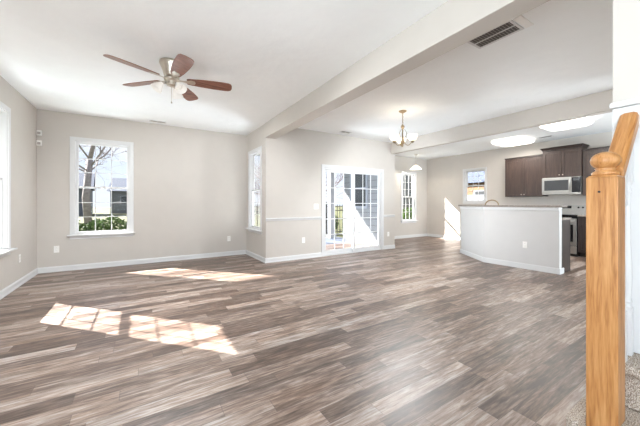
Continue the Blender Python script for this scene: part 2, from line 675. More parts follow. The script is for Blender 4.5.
CS = 0.062   # casing width
e = 0.0005
baseboard('baseboard_left', [(XL + e, YF - 0.0165), (XL + e, YR)][::1])
baseboard('baseboard_far', [(XL + 0.0225, YF - e), (XL + 0.0226, YF - e)][:0] or [(XJ - 0.0225, YF - e), (XL, YF - e)])
baseboard('baseboard_alcove', [(D_PATIO[0] - CS, YP - e), (XJ - e, YP - e), (XJ - e, YF)])
baseboard('baseboard_patio', [(XN + e, YP), (XN + e, YP - e), (D_PATIO[1] + CS, YP - e)][1:])
baseboard('baseboard_nook', [(XK, YN - e), (XN + e, YN - e), (XN + e, YP - e)])
baseboard('baseboard_kitchen', [(XK - e, 4.1), (XK - e, YN - 0.0225)])
baseboard('baseboard_stair', [(XS, YS1 + e), (5.3, YS1 + e)][::-1])


# chair rail on the patio-door wall
def chair_rail(name, x0, x1):
    prof = [(0, 0.815), (-0.010, 0.820), (-0.012, 0.838), (-0.022, 0.846), (-0.026, 0.862), (-0.018, 0.874), (0, 0.878)]
    mb = MB()
    vs = [(x, YP - e + p[0], p[1]) for x in (x0, x1) for p in prof]
    k = len(prof)
    fs = [(j, (j + 1) % k, (j + 1) % k + k, j + k) for j in range(k)] + [tuple(reversed(range(k))), tuple(range(k, 2 * k))]
    mb.add(vs, fs)
    return setting(mb.build(name, 'trim'), 'white chair rail moulding')


chair_rail('trim_3', XJ, D_PATIO[0] - CS)
chair_rail('trim_4', D_PATIO[1] + CS, XN)


# ---------------------------------------------------------------- windows
def window(name, loc, rz, w, z0, z1, label, cols=3, rows=3, stool=True, gy=0.05):
    """local x along the wall, y outward, origin at the middle of the opening on the inner wall face (z=0)"""
    root = empty(name, loc, rz, label, None, None, 'structure')
    hw = w / 2
    c = MB()
    c.box(-hw - CS, -hw, -0.018, -e, z0 - (0 if stool else CS), z1)
    c.box(hw, hw + CS, -0.018, -e, z0 - (0 if stool else CS), z1)
    c.box(-hw - CS, hw + CS, -0.018, -e, z1, z1 + CS)
    if not stool:
        c.box(-hw, hw, -0.018, -e, z0 - CS, z0)
    c.build('window_casing', 'trim', root, bevel=0.003)
    if stool:
        s = MB()
        s.box(-hw - CS - 0.03, hw + CS + 0.03, -0.075, -e, z0 - 0.024, z0)
        s.build('window_sill', 'trim', root, bevel=0.006)
        MB().box(-hw - CS, hw + CS, -0.014, -e, z0 - 0.024 - 0.055, z0 - 0.0245).build('sill_apron', 'trim', root, bevel=0.003)
    j = MB()
    j.box(-hw + 0.0005, -hw + 0.012, 0.0, T, z0 + 0.0005, z1 - 0.0005)
    j.box(hw - 0.012, hw - 0.0005, 0.0, T, z0 + 0.0005, z1 - 0.0005)
    j.box(-hw + 0.012, hw - 0.012, 0.0, T, z1 - 0.012, z1 - 0.0005)
    j.box(-hw + 0.012, hw - 0.012, 0.0, T, z0 + 0.0005, z0 + 0.014)
    j.build('window_frame', 'trim', root)
    zm = (z0 + z1) / 2 + 0.01
    a = hw - 0.012
    for nm, q0, q1, y in (('lower_sash', z0 + 0.014, zm + 0.016, gy - 0.012), ('upper_sash', zm - 0.016, z1 - 0.012, gy + 0.020)):
        s = MB()
        st = 0.036
        s.box(-a, -a + st, y, y + 0.028, q0, q1)
        s.box(a - st, a, y, y + 0.028, q0, q1)
        s.box(-a + st, a - st, y, y + 0.028, q0, q0 + 0.034)
        s.box(-a + st, a - st, y, y + 0.028, q1 - 0.032, q1)
        so = s.build(nm, 'trim', root)
        gx0, gx1, g0, g1 = -a + st, a - st, q0 + 0.034, q1 - 0.032
        g = MB()
        for i in range(1, cols):
            x = gx0 + (gx1 - gx0) * i / cols
            g.box(x - 0.006, x + 0.006, y + 0.006, y + 0.013, g0, g1)
        for i in range(1, rows):
            z = g0 + (g1 - g0) * i / rows
            g.box(gx0, gx1, y + 0.005, y + 0.014, z - 0.006, z + 0.006)
        g.build('grille', 'trim', so)
        MB().box(gx0, gx1, y + 0.016, y + 0.019, g0, g1).build('pane', 'glass', so)
    lk = MB()
    lk.box(-0.03, 0.03, gy - 0.020, gy + 0.002, zm + 0.016, zm + 0.026)
    lk.build('sash_lock', 'plate', root)
    return root


def mid(h):
    return (h[0] + h[1]) / 2


window('window_1', (mid(W_FAR), YF, 0), 0, W_FAR[1] - W_FAR[0], W_FAR[2], W_FAR[3], 'white double-hung window on the far left wall with a sill')
window('window_2', (XL, mid(W_LEFT), 0), R(90), W_LEFT[1] - W_LEFT[0], W_LEFT[2], W_LEFT[3], 'white window cut off by the left edge of the photo')
window('window_3', (XJ, mid(W_JOG), 0), R(-90), W_JOG[1] - W_JOG[0], W_JOG[2], W_JOG[3], 'white window seen edge-on in the short return wall')
window('window_4', (mid(W_NOOK), YN, 0), 0, W_NOOK[1] - W_NOOK[0], W_NOOK[2], W_NOOK[3], 'tall white window in the breakfast nook behind the pendant')
window('window_5', (XK, mid(W_KIT), 0), R(-90), W_KIT[1] - W_KIT[0], W_KIT[2], W_KIT[3], 'small kitchen window above the island', stool=False)
window('window_6', (mid(W_REAR[0]), YR, 0), R(180), 1.3, 0.5, 2.35, 'unseen rear window behind the camera, added for fill light')
window('window_7', (mid(W_REAR[1]), YR, 0), R(180), 1.3, 0.5, 2.35, 'second unseen rear window behind the camera, added for fill light')
window('window_8', (XL, mid(W_LEFT2), 0), R(90), 2.6, 0.5, 2.35, 'wide unseen left wall window behind the camera, added for fill light', cols=9)
window('window_9', (mid(W_FRONT), YFR, 0), R(180), 2.5, 0.5, 2.35, 'unseen front room window beyond the kitchen, added for fill light', cols=6)


def patio_door():
    x0, x1, z0, z1 = D_PATIO
    root = empty('door_1', ((x0 + x1) / 2, YP, 0), 0, 'white sliding glass patio door with white grilles', None, None, 'structure')
    hw = (x1 - x0) / 2
    c = MB()
    c.box(-hw - CS, -hw, -0.018, -e, 0, z1)
    c.box(hw, hw + CS, -0.018, -e, 0, z1)
    c.box(-hw - CS, hw + CS, -0.018, -e, z1, z1 + CS)
    c.build('door_casing', 'trim', root, bevel=0.003)
    j = MB()
    j.box(-hw + e, -hw + 0.03, 0, T, 0.001, z1 - e)
    j.box(hw - 0.03, hw - e, 0, T, 0.001, z1 - e)
    j.box(-hw + 0.03, hw - 0.03, 0, T, z1 - 0.035, z1 - e)
    j.box(-hw + 0.03, hw - 0.03, 0, T, 0.001, 0.035)
    j.build('door_frame', 'trim', root)
    for nm, a, b_, y in (('fixed_panel', -hw + 0.03, 0.035, 0.058), ('sliding_panel', -0.035, hw - 0.03, 0.018)):
        s = MB()
        st = 0.062
        q0, q1 = 0.036, z1 - 0.036
        s.box(a, a + st, y, y + 0.035, q0, q1)
        s.box(b_ - st, b_, y, y + 0.035, q0, q1)
        s.box(a + st, b_ - st, y, y + 0.035, q0, q0 + 0.075)
        s.box(a + st, b_ - st, y, y + 0.035, q1 - 0.055, q1)
        so = s.build(nm, 'trim', root)
        gx0, gx1, g0, g1 = a + st, b_ - st, q0 + 0.075, q1 - 0.055
        g = MB()
        for i in range(1, 3):
            x = gx0 + (gx1 - gx0) * i / 3
            g.box(x - 0.009, x + 0.009, y + 0.007, y + 0.014, g0, g1)
        for i in range(1, 5):
            z = g0 + (g1 - g0) * i / 5
            g.box(gx0, gx1, y + 0.006, y + 0.015, z - 0.009, z + 0.009)
        g.build('grille', 'trim', so)
        MB().box(gx0, gx1, y + 0.018, y + 0.022, g0, g1).build('pane', 'glass', so)
        if nm == 'sliding_panel':
            h = MB()
            h.box(a + 0.018, a + 0.042, y - 0.012, y, 0.92, 1.12)
            h.tube([(a + 0.03, y - 0.01, 0.94), (a + 0.03, y - 0.04, 0.96), (a + 0.03, y - 0.04, 1.08), (a + 0.03, y - 0.01, 1.10)], 0.007)
            h.build('door_handle', 'plate', so)


patio_door()

# ---------------------------------------------------------------- oak newel, rail, balusters, stairs
RISE = 0.1767
RUN = 0.25
XR = [1.20, 1.462, 1.62]
while len(XR) < 13:
    XR.append(XR[-1] + RUN)
stair = empty('staircase', (1.12, 0, 0), 0, 'staircase covered in speckled beige carpet behind the oak newel post', 'stairs')
for i, x in enumerate(XR):
    z = RISE * (i + 1)
    xe = XR[i + 1] + 0.03 if i + 1 < len(XR) else x + RUN
    ylim = 0.43 if i < 3 else YS0 - 0.001
    n = 6
    # carpeted step with a rounded nosing, drawn as a side profile extruded across the stair
    prof = [(x + 0.02, 0.0 if i == 0 else z - RISE + e)]
    prof.append((x + 0.02, z - 0.045))
    for k in range(n + 1):
        a = PI * 1.25 - (PI * 0.75) * k / n
        prof.append((x + 0.018 + 0.022 * math.cos(a), z - 0.022 + 0.022 * math.sin(a)))
    back = min(xe, XS - 0.02) if i == 2 else xe
    mbs = MB()
    prof += [(xe, z), (xe, prof[0][1])]
    if i == 1:
        # notched round the newel post, with a tongue of carpet wrapping past it
        mtx = Matrix.Rotation(R(90), 4, 'X')
        q = xe - 1.12
        mbs.prism([(0.342, -0.69), (0.342, 0.3095), (0.431, 0.3095), (0.431, 0.4006), (0.262, 0.4006), (0.255, 0.415), (0.272, 0.438), (q, 0.438), (q, -0.69)], prof[0][1], z)
    elif i == 2:
        # wide part only as far as the wall end, narrower behind it
        pr_a = prof[:-2] + [(XS - 0.002, z), (XS - 0.002, prof[0][1])]
        mtx = Matrix.Rotation(R(90), 4, 'X')
        mbs.prism([(p[0] - 1.12, p[1]) for p in pr_a], -0.43, 0.69, mtx)
        mbs.prism([(p[0] - 1.12, p[1]) for p in ((XS - 0.002, prof[0][1]), (xe, prof[0][1]), (xe, z), (XS - 0.002, z))], -(YS0 - 0.001), 0.69, mtx)
    else:
        mtx = Matrix.Rotation(R(90), 4, 'X')
        mbs.prism([(p[0] - 1.12, p[1]) for p in prof], -ylim, 0.69, mtx)
    so = mbs.build('step', 'carpet', stair, bevel=0.0 if i == 1 else 0.012, bseg=3)

# newel post
PX, PY = 1.505, 0.355
post = empty('newel_post', (PX, PY, RISE), 0, 'golden oak box newel post with a turned ball top at the right edge', 'stair post')
zt = 1.272 - RISE
hp = 0.0445
pm = MB()
pm.box(-hp, hp, -hp, hp, 0.001, zt - 0.008)
pm.add([(-hp, -hp, zt - 0.008), (hp, -hp, zt - 0.008), (hp, hp, zt - 0.008), (-hp, hp, zt - 0.008),
        (-hp + .008, -hp + .008, zt), (hp - .008, -hp + .008, zt), (hp - .008, hp - .008, zt), (-hp + .008, hp - .008, zt)],
       [(0, 1, 5, 4), (1, 2, 6, 5), (2, 3, 7, 6), (3, 0, 4, 7), (4, 5, 6, 7)])
pm.build('post_shaft', 'oak', post, bevel=0.0025)
bl = MB()
prof = [(0.036, zt), (0.0395, zt + 0.004), (0.040, zt + 0.010), (0.034, zt + 0.016), (0.028, zt + 0.019), (0.027, zt + 0.023), (0.031, zt + 0.027)]
for k in range(0, 13):
    a = -PI * 0.36 + (PI * 0.86) * k / 12
    prof.append((max(0.0012, 0.0435 * math.cos(a)), zt + 0.057 + 0.034 * math.sin(a)))
bl.lathe(prof, 32)
bl.build('post_ball', 'oak', post)
MB().lathe([(0.004, 0), (0.004, 0.002)], 12, Matrix.Translation((-hp - 0.0005, 0.006, zt - 0.062)) @ Matrix.Rotation(R(-90), 4, 'Y')).build('screw_plug', 'espresso', post, label='small dark screw plug')

# handrail
rail = MB()
za, zb = 1.272, 1.516
xa, xb = PX + hp + 0.0005, XS - 0.0245
prof = [(-0.024, -0.028), (0.024, -0.028), (0.030, -0.014), (0.030, 0.016), (0.026, 0.024), (0.014, 0.028), (-0.014, 0.028), (-0.026, 0.024), (-0.030, 0.016), (-0.030, -0.014)]
L_r = math.hypot(xb - xa, zb - za)
k = len(prof)
tl = (zb - za) / (xb - xa)
# both ends are cut plumb so that they meet the post and the wall end
vs = [(xx + p[1] * tl, p[0], p[1]) for xx in (0.0, L_r) for p in prof]
rail.add(vs, [(j, (j + 1) % k, (j + 1) % k + k, j + k) for j in range(k)] + [tuple(reversed(range(k))), tuple(range(k, 2 * k))], False)
rail_o = rail.build('handrail', 'oak_x', bevel=0.003)
rail_o.location = (xa, PY - 0.010, za)
rail_o.rotation_euler = (0, -math.atan(tl), 0)
tag(rail_o, 'short sloping golden oak handrail from the newel post up to the white wall end', 'handrail')


# balusters
def baluster(x, zb_, zt_, label):
    root = empty('baluster', (x, PY - 0.011, zb_ + 0.001), 0, label, 'baluster', 'white turned balusters under the handrail')
    L_ = zt_ - zb_
    s = 0.016
    b = MB()
    b.box(-s, s, -s, s, 0, 0.20)
    b.box(-s, s, -s, s, L_ - 0.17, L_)
    p = [(0.016, 0.20), (0.010, 0.212), (0.016, 0.224), (0.011, 0.236), (0.0135, 0.26), (0.0155, 0.32), (0.012, 0.45), (0.0095, L_ - 0.24), (0.010, L_ - 0.215), (0.015, L_ - 0.205), (0.010, L_ - 0.19), (0.016, L_ - 0.17)]
    b.lathe(p, 16)
    b.build('spindle', 'trim', root, bevel=0.0015)
    return root


sl = (zb - za) / (xb - xa)
for x, lb in ((1.655, 'white turned baluster closest to the newel post'), (1.745, 'white turned baluster closest to the white wall end')):
    baluster(x, RISE * 3, za + sl * (x - 0.018 - xa) - 0.042, lb)

# white cladding on the end of the stair wall
wc = MB()
wc.box(XS - 0.018, XS - 0.0005, YS0 + 0.002, YS1 - 0.002, RISE * 3 + 0.002, 1.585)
wc.build('trim_5', 'trim', bevel=0.003, kind='structure', label='white board cladding the end of the stair wall')
MB().box(XS - 0.030, XS - 0.0005, YS0 - 0.008, YS1 + 0.006, 1.586, 1.612).build('trim_6', 'trim', bevel=0.006, kind='structure', label='white cap moulding on the wall-end cladding')


def point(name, loc, energy, r=0.05, color=(1, 0.93, 0.82), parent=None):
    l = bpy.data.lights.new(name, 'POINT')
    l.energy = energy
    l.shadow_soft_size = r
    l.color = color
    o = bpy.data.objects.new(name, l)
    o.location = loc
    COL.objects.link(o)
    if parent:
        o.parent = parent
    return o


# ---------------------------------------------------------------- ceiling fan
def spot(name, loc, direction, energy, angle, r=0.05, color=(0.93, 0.97, 1.0), parent=None):
    l = bpy.data.lights.new(name, 'SPOT')
    l.energy = energy
    l.spot_size = R(angle)
    l.spot_blend = 0.6
    l.specular_factor = 0.2
    l.shadow_soft_size = r
    l.color = color
    o = bpy.data.objects.new(name, l)
    o.location = loc
    o.rotation_euler = Vector(direction).to_track_quat('-Z', 'Y').to_euler()
    COL.objects.link(o)
    if parent:
        o.parent = parent


def ceiling_fan():
    root = empty('ceiling_fan', (0.30, 3.60, H), 0, 'five-blade ceiling fan with walnut blades and a brushed nickel motor on the living room ceiling', 'ceiling fan')
    b = MB()
    b.lathe([(0.100, -0.0005), (0.122, -0.008), (0.124, -0.026), (0.112, -0.055), (0.094, -0.10), (0.080, -0.15), (0.076, -0.165), (0.045, -0.172)], 36)
    b.build('motor_housing', 'nickel', root)
    s = MB()
    s.lathe([(0.05, -0.172), (0.078, -0.178), (0.080, -0.20), (0.06, -0.212), (0.05, -0.235), (0.055, -0.245), (0.050, -0.262), (0.02, -0.272)], 28)
    s.build('switch_housing', 'nickel', root)
    # blades
    for k in range(5):
        ang = R(-155 + 72 * k)
        zr = -0.192
        mtx = Matrix.Rotation(ang, 4, 'Z') @ Matrix.Translation((0, 0, zr)) @ Matrix.Rotation(R(-13), 4, 'X')
        ir = MB()
        ir.prism([(0.07, -0.016), (0.12, -0.012), (0.15, -0.022), (0.20, -0.040), (0.235, -0.030), (0.245, 0), (0.235, 0.030), (0.20, 0.040), (0.15, 0.022), (0.12, 0.012), (0.07, 0.016)], -0.009, -0.0045, mtx)
        io = ir.build('blade_iron', 'nickel', root, bevel=0.001)
        bl_ = MB()
        up = [(0.155, 0.045), (0.18, 0.054), (0.29, 0.068), (0.43, 0.078), (0.56, 0.078), (0.605, 0.073), (0.630, 0.058), (0.640, 0.03), (0.642, 0.0)]
        pts = up + [(x, -y) for x, y in reversed(up[:-1])]
        bl_.prism(pts, -0.004, 0.003, mtx)
        bl_.build('blade', 'walnut', root, bevel=0.0012)
    # light kit: three frosted bell shades on short arms
    for k in range(3):
        a = R(-58 + 120 * k)
        d = Vector((math.cos(a), math.sin(a), 0))
        arm = MB()
        arm.tube([d * 0.03 + Vector((0, 0, -0.245)), d * 0.075 + Vector((0, 0, -0.245)), d * 0.098 + Vector((0, 0, -0.258))], 0.010, 8)
        arm.build('lamp_arm', 'nickel', root)
        mtx = Matrix.Translation(d * 0.094 + Vector((0, 0, -0.252))) @ Matrix.Rotation(a, 4, 'Z') @ Matrix.Rotation(R(-38), 4, 'Y')
        sh = MB()
        sh.lathe([(0.020, 0), (0.026, -0.012), (0.034, -0.03), (0.050, -0.065), (0.060, -0.088), (0.062, -0.10), (0.058, -0.10), (0.046, -0.065), (0.028, -0.025), (0.016, -0.004)], 24, mtx, cap=False)
        sh.build('glass_shade', 'frost', root)
        MB().lathe([(0.006, -0.02), (0.02, -0.035), (0.026, -0.055), (0.018, -0.075), (0.003, -0.08)], 14, mtx).build('bulb', 'frost', root)
        spot('bulb_and_fill_light', d * 0.155 + Vector((0, 0, -0.345)), (d.x * 0.8, d.y * 0.8, -0.95), 64, 145, 0.06, parent=root)  # added fill spots; the fan lamp itself is unlit
    c = MB()
    c.tube([(0.0, 0.03, -0.265), (0.0, 0.03, -0.43)], 0.0022, 6)
    c.lathe([(0.004, -0.45), (0.008, -0.445), (0.008, -0.435), (0.003, -0.43)], 10, Matrix.Translation((0, 0.03, 0)))
    c.build('pull_chain', 'nickel', root)
    return root


ceiling_fan()


# ---------------------------------------------------------------- chandelier and nook pendant
def chandelier():
    root = empty('chandelier', (3.79, 3.41, H), R(20), 'small bronze chandelier with upturned glowing white glass bowls over the dining area', 'chandelier')
    c = MB()
    c.lathe([(0.066, -0.0005), (0.064, -0.01), (0.045, -0.024), (0.015, -0.034), (0.008, -0.045)], 28)
    c.build('canopy', 'bronze', root)
    ch = MB()
    for i in range(7):
        z = -0.05 - i * 0.026
        pts = []
        for q in range(13):
            a = 2 * PI * q / 12
            v = (0.009 * math.cos(a), 0, z + 0.017 * math.sin(a)) if i % 2 else (0, 0.009 * math.cos(a), z + 0.017 * math.sin(a))
            pts.append(v)
        ch.tube(pts, 0.0028, 6)
    ch.build('chain', 'bronze', root)
    st = MB()
    st.lathe([(0.004, -0.222), (0.012, -0.232), (0.018, -0.245), (0.030, -0.262), (0.032, -0.28), (0.018, -0.295), (0.010, -0.31), (0.010, -0.42), (0.016, -0.45), (0.011, -0.47), (0.020, -0.50), (0.034, -0.52), (0.034, -0.54), (0.020, -0.56), (0.008, -0.575), (0.012, -0.59), (0.008, -0.605), (0.001, -0.612)], 24)
    st.build('stem', 'bronze', root)
    for k in range(3):
        a = R(30 + 120 * k)
        d = Vector((math.cos(a), math.sin(a), 0))
        ar = MB()
        pts = [d * 0.02 + Vector((0, 0, -0.52))]
        for q in range(1, 10):
            t_ = q / 9
            pts.append(d * (0.02 + 0.15 * t_) + Vector((0, 0, -0.53 - 0.075 * math.sin(PI * t_ * 0.95) + 0.02 * t_)))
        ar.tube(pts, 0.006, 8)
        # upper scroll
        pts = [d * 0.015 + Vector((0, 0, -0.30))]
        for q in range(1, 12):
            t_ = q / 11
            pts.append(d * (0.012 + 0.055 * math.sin(PI * t_)) + Vector((0, 0, -0.30 - 0.19 * t_)))
        ar.tube(pts, 0.004, 6)
        ar.build('arm', 'bronze', root)
        o = d * 0.17
        mtx = Matrix.Translation(o + Vector((0, 0, -0.535)))
        MB().lathe([(0.010, -0.03), (0.022, -0.015), (0.030, 0.0), (0.030, 0.006)], 20, mtx).build('cup', 'bronze', root)
        MB().lathe([(0.020, 0.007), (0.050, 0.020), (0.072, 0.052), (0.079, 0.088), (0.083, 0.105), (0.078, 0.105), (0.068, 0.055), (0.046, 0.026), (0.01, 0.013)], 28, mtx, cap=False).build('glass_bowl', 'glow', root)
        point('bulb_and_fill_light', (o.x, o.y, -0.455), 0.35, 0.03, parent=root)
        spot('fill_downlight', d * 0.2 + Vector((0, 0, -0.60)), (d.x, d.y, -0.75), 52, 145, 0.10, parent=root)  # added fill spots below the upturned bowls
    return root


chandelier()


def pendant():
    root = empty('pendant_light', (7.52, 6.22, H), 0, 'pendant lamp with a white cone glass shade hanging in the breakfast nook', 'pendant lamp')
    MB().lathe([(0.06, -0.0005), (0.058, -0.012), (0.02, -0.03), (0.008, -0.035)], 24).build('canopy', 'nickel', root)
    MB().tube([(0, 0, -0.033), (0, 0, -0.30)], 0.006, 8).build('rod', 'nickel', root)
    MB().lathe([(0.012, -0.29), (0.026, -0.31), (0.030, -0.345)], 20).build('shade_holder', 'nickel', root)
    MB().lathe([(0.028, -0.335), (0.05, -0.35), (0.10, -0.39), (0.17, -0.455), (0.185, -0.475), (0.178, -0.475), (0.09, -0.40), (0.03, -0.352)], 32, None, cap=False).build('lamp_shade', 'glow', root)
    point('bulb_and_fill_light', (0, 0, -0.44), 12, 0.04, parent=root)
    return root


pendant()


# ---------------------------------------------------------------- kitchen ceiling lights, vents, sensor, outlets
def rounded(hx, hy, r, n=6):
    pts = []
    for cx, cy, a0 in ((hx - r, hy - r, 0), (-hx + r, hy - r, 90), (-hx + r, -hy + r, 180), (hx - r, -hy + r, 270)):
        for i in range(n + 1):
            a = R(a0 + 90 * i / n)
            pts.append((cx + r * math.cos(a), cy + r * math.sin(a)))
    return pts


def cloud_light(x, y, hx, hy, label):
    root = empty('ceiling_light', (x, y, H), 0, label, 'ceiling light', 'kitchen ceiling lights')
    MB().prism(rounded(hx - 0.02, hy - 0.02, 0.10), -0.02, -0.0005).build('base', 'plate', root)
    lv = [(1.0, -0.02), (1.0, -0.045), (0.965, -0.07), (0.88, -0.088), (0.7, -0.098)]
    mb = MB()
    n = None
    vs = []
    for s, z in lv:
        p = rounded(hx - (1 - s) * 0.35, hy - (1 - s) * 0.35, 0.14 * (0.6 + 0.4 * s))
        n = len(p)
        vs += [(a, b_, z) for a, b_ in p]
    fs = [(j * n + (i + 1) % n, j * n + i, (j + 1) * n + i, (j + 1) * n + (i + 1) % n) for j in range(len(lv) - 1) for i in range(n)]
    mb.add(vs, fs, True)
    mb.f.append(tuple(reversed([(len(lv) - 1) * n + i for i in range(n)])))
    mb.build('diffuser', 'diffuser', root)
    return root


cloud_light(6.96, 2.20, 0.34, 0.35, 'rounded glowing kitchen ceiling light nearest the stair wall, the larger in view')
cloud_light(7.85, 3.53, 0.40, 0.36, 'rounded glowing kitchen ceiling light further back above the island')
for x, y, w_ in ((6.98, 2.22, 60), (7.88, 3.52, 60)):
    l = area('kitchen_lamp', (x, y, H - 0.12), (0, 0, -1), 0.5, 0.5, w_ * 0.28, (1, 0.97, 0.92))


def vent(loc, lx, ly, label, m1='grey_metal', n=14, two=True, rz=0.0):
    root = empty('ceiling_vent', loc, rz, label, 'air vent')
    f = MB()
    t_ = 0.022
    f.box(-lx, lx, -ly, -ly + t_, -0.008, -0.0005)
    f.box(-lx, lx, ly - t_, ly, -0.008, -0.0005)
    f.box(-lx, -lx + t_, -ly + t_, ly - t_, -0.008, -0.0005)
    f.box(lx - t_, lx, -ly + t_, ly - t_, -0.008, -0.0005)
    if two:
        f.box(-0.006, 0.006, -ly + t_, ly - t_, -0.008, -0.0005)
    f.build('vent_frame', 'trim', root, bevel=0.001)
    MB().box(-lx + t_, lx - t_, -ly + t_, ly - t_, -0.0022, -0.0006).build('vent_backing', 'slot', root)
    s = MB()
    for i in range(n):
        y = -ly + t_ + (2 * ly - 2 * t_) * (i + 0.5) / n
        mtx = Matrix.Translation((0, y, -0.005)) @ Matrix.Rotation(R(35), 4, 'X')
        for a, b_ in (((-lx + t_, -0.006), (0.006, lx - t_)) if two else ((-lx + t_, lx - t_),)):
            s.box(a, b_, -0.0045, 0.0045, -0.0006, 0.0006, mtx)
    s.build('louvre', m1, root)
    return root


vent((2.80, 1.42, H), 0.125, 0.20, 'large grey louvred air vent in the dining ceiling beside the long beam')
MB_ = MB().box(2.69, 2.92, 1.145, 1.205, H - 0.012, H - 0.0005)
tag(MB_.build('vent_cover_strip', 'plate', bevel=0.002), 'small white plastic strip on the ceiling at the end of the large vent', 'ceiling strip')
vent((0.29, 6.34, H), 0.14, 0.05, 'small slotted air vent in the living room ceiling near the far wall window', n=5)
vent((3.84, 5.08, H), 0.13, 0.06, 'small air vent in the ceiling above the patio door', n=5)
vent((8.10, 2.95, H), 0.07, 0.15, 'small air vent in the kitchen ceiling between the two ceiling lights', n=8, two=False)

for i, (z, lb) in enumerate(((2.34, 'upper of the two small white sensor boxes in the far left corner'), (2.17, 'lower of the two small white sensor boxes in the far left corner'))):
    root = empty('motion_sensor', (XL + 0.034, YF - 0.03, z), R(-45 + 45), lb, 'sensor')
    MB().box(-0.032, 0.032, -0.012, 0.0295, -0.045, 0.045).build('sensor_body', 'plate', root, bevel=0.008)
    MB().prism(rounded(0.020, 0.020, 0.008), 0, 0.006, Matrix.Translation((0, -0.012, -0.006)) @ Matrix.Rotation(R(90), 4, 'X')).build('lens', 'grey_metal', root)


def outlet(loc, rz, label, kind='outlet'):
    """local -y faces the room"""
    root = empty('wall_outlet' if kind == 'outlet' else 'light_switch', loc, rz, label, 'outlet' if kind == 'outlet' else 'light switch', 'wall outlets' if kind == 'outlet' else None)
    w_ = 0.036 if kind == 'outlet' else 0.058
    MB().box(-w_, w_, -0.006, -0.0006, -0.058, 0.058).build('cover_plate', 'plate', root, bevel=0.003)
    if kind == 'outlet':
        for dz in (-0.02, 0.02):
            s = MB().prism(rounded(0.016, 0.014, 0.008), 0.006, 0.008, Matrix.Translation((0, 0, dz)) @ Matrix.Rotation(R(90), 4, 'X')).build('socket', 'plate', root)
            sl_ = MB()
            for x in (-0.006, 0.006):
                sl_.box(x - 0.0012, x + 0.0012, -0.0086, -0.0081, dz - 0.003, dz + 0.006)
            sl_.build('slot', 'slot', s)
    else:
        for x in (-0.023, 0.023):
            MB().box(x - 0.011, x + 0.011, -0.0085, -0.0061, -0.028, 0.028).build('toggle', 'plate', root, bevel=0.001)
    return root


outlet((-1.21, YF, 0.385), 0, 'white wall outlet on the far wall left of the window')
outlet((1.69, YF, 0.38), 0, 'white wall outlet on the far wall near its right corner')
outlet((XL, 5.74, 0.385), R(90), 'wall outlet on the left wall near the corner')
outlet((2.93, YP, 0.39), 0, 'white wall outlet below the chair rail left of the patio door')
outlet((5.41, YP, 0.38), 0, 'white wall outlet below the chair rail right of the patio door')
outlet((3.24, YP, 1.10), 0, 'white double light switch plate beside the patio door', 'switch')
MB_ = None


# ---------------------------------------------------------------- kitchen island
IP = [(5.845, 1.93), (5.80, 3.13), (6.44, 4.02)]
isl = empty('kitchen_island', (6.0, 3.0, 0), 0, 'kitchen island with a pale grey angled half wall, granite bar top and dark cabinets behind', 'kitchen island')


def loc_pts(pts, o=(6.0, 3.0)):
    return [(x - o[0], y - o[1]) for x, y in pts]


def offset_line(P, d):
    """offset polyline to its right-hand side by d"""
    out = []
    P = [Vector(p) for p in P]
    for i, p in enumerate(P):
        ns = []
        if i > 0:
            t_ = (P[i] - P[i - 1]).normalized()
            ns.append(Vector((t_.y, -t_.x)))
        if i < len(P) - 1:
            t_ = (P[i + 1] - P[i]).normalized()
            ns.append(Vector((t_.y, -t_.x)))
        b = ns[0] if len(ns) == 1 else (ns[0] + ns[1]).normalized() / max(0.3, (ns[0] + ns[1]).normalized().dot(ns[0]))
        out.append((p.x + b.x * d, p.y + b.y * d))
    return out


inner = offset_line(IP, 0.115)
MB().prism(loc_pts(IP + inner[::-1]), 0.0, 1.075).build('half_wall', 'island_wall', isl, bevel=0.003)
o1 = offset_line([(IP[0][0], IP[0][1] - 0.05), IP[1], (IP[2][0] + 0.03, IP[2][1] + 0.045)], -0.035)
o2 = offset_line([(IP[0][0], IP[0][1] - 0.05), IP[1], (IP[2][0] + 0.03, IP[2][1] + 0.045)], 0.20)
MB().prism(loc_pts(o1 + o2[::-1]), 1.1, 1.135).build('bar_top', 'granite', isl, bevel=0.006)
# moulding under the bar top
m1 = offset_line(IP, -0.016)
MB().prism(loc_pts(m1 + IP[::-1]), 1.045, 1.0745).build('cap_moulding', 'trim', isl, bevel=0.003)
m2 = offset_line(IP, -0.02)
MB().prism(loc_pts(m2 + offset_line(IP, 0.13)[::-1]), 1.0755, 1.0995).build('top_board', 'trim', isl)
# end board and baseboard
bbp = [(IP[0][0] + 0.14, IP[0][1]), IP[0], IP[1], IP[2]]
m3 = offset_line([IP[0], IP[1], IP[2]], -0.016)
m3[0] = (m3[0][0], m3[0][1] - 0.016)
bb = MB().prism(loc_pts(m3 + IP[::-1]), 0.0005, 0.095)
bb.box(m3[0][0] - 6.0, 0.0, m3[0][1] - 3.0, IP[0][1] - 3.0 - 0.0005, 0.0005, 0.095)
bb.build('island_baseboard', 'trim', isl, bevel=0.003)
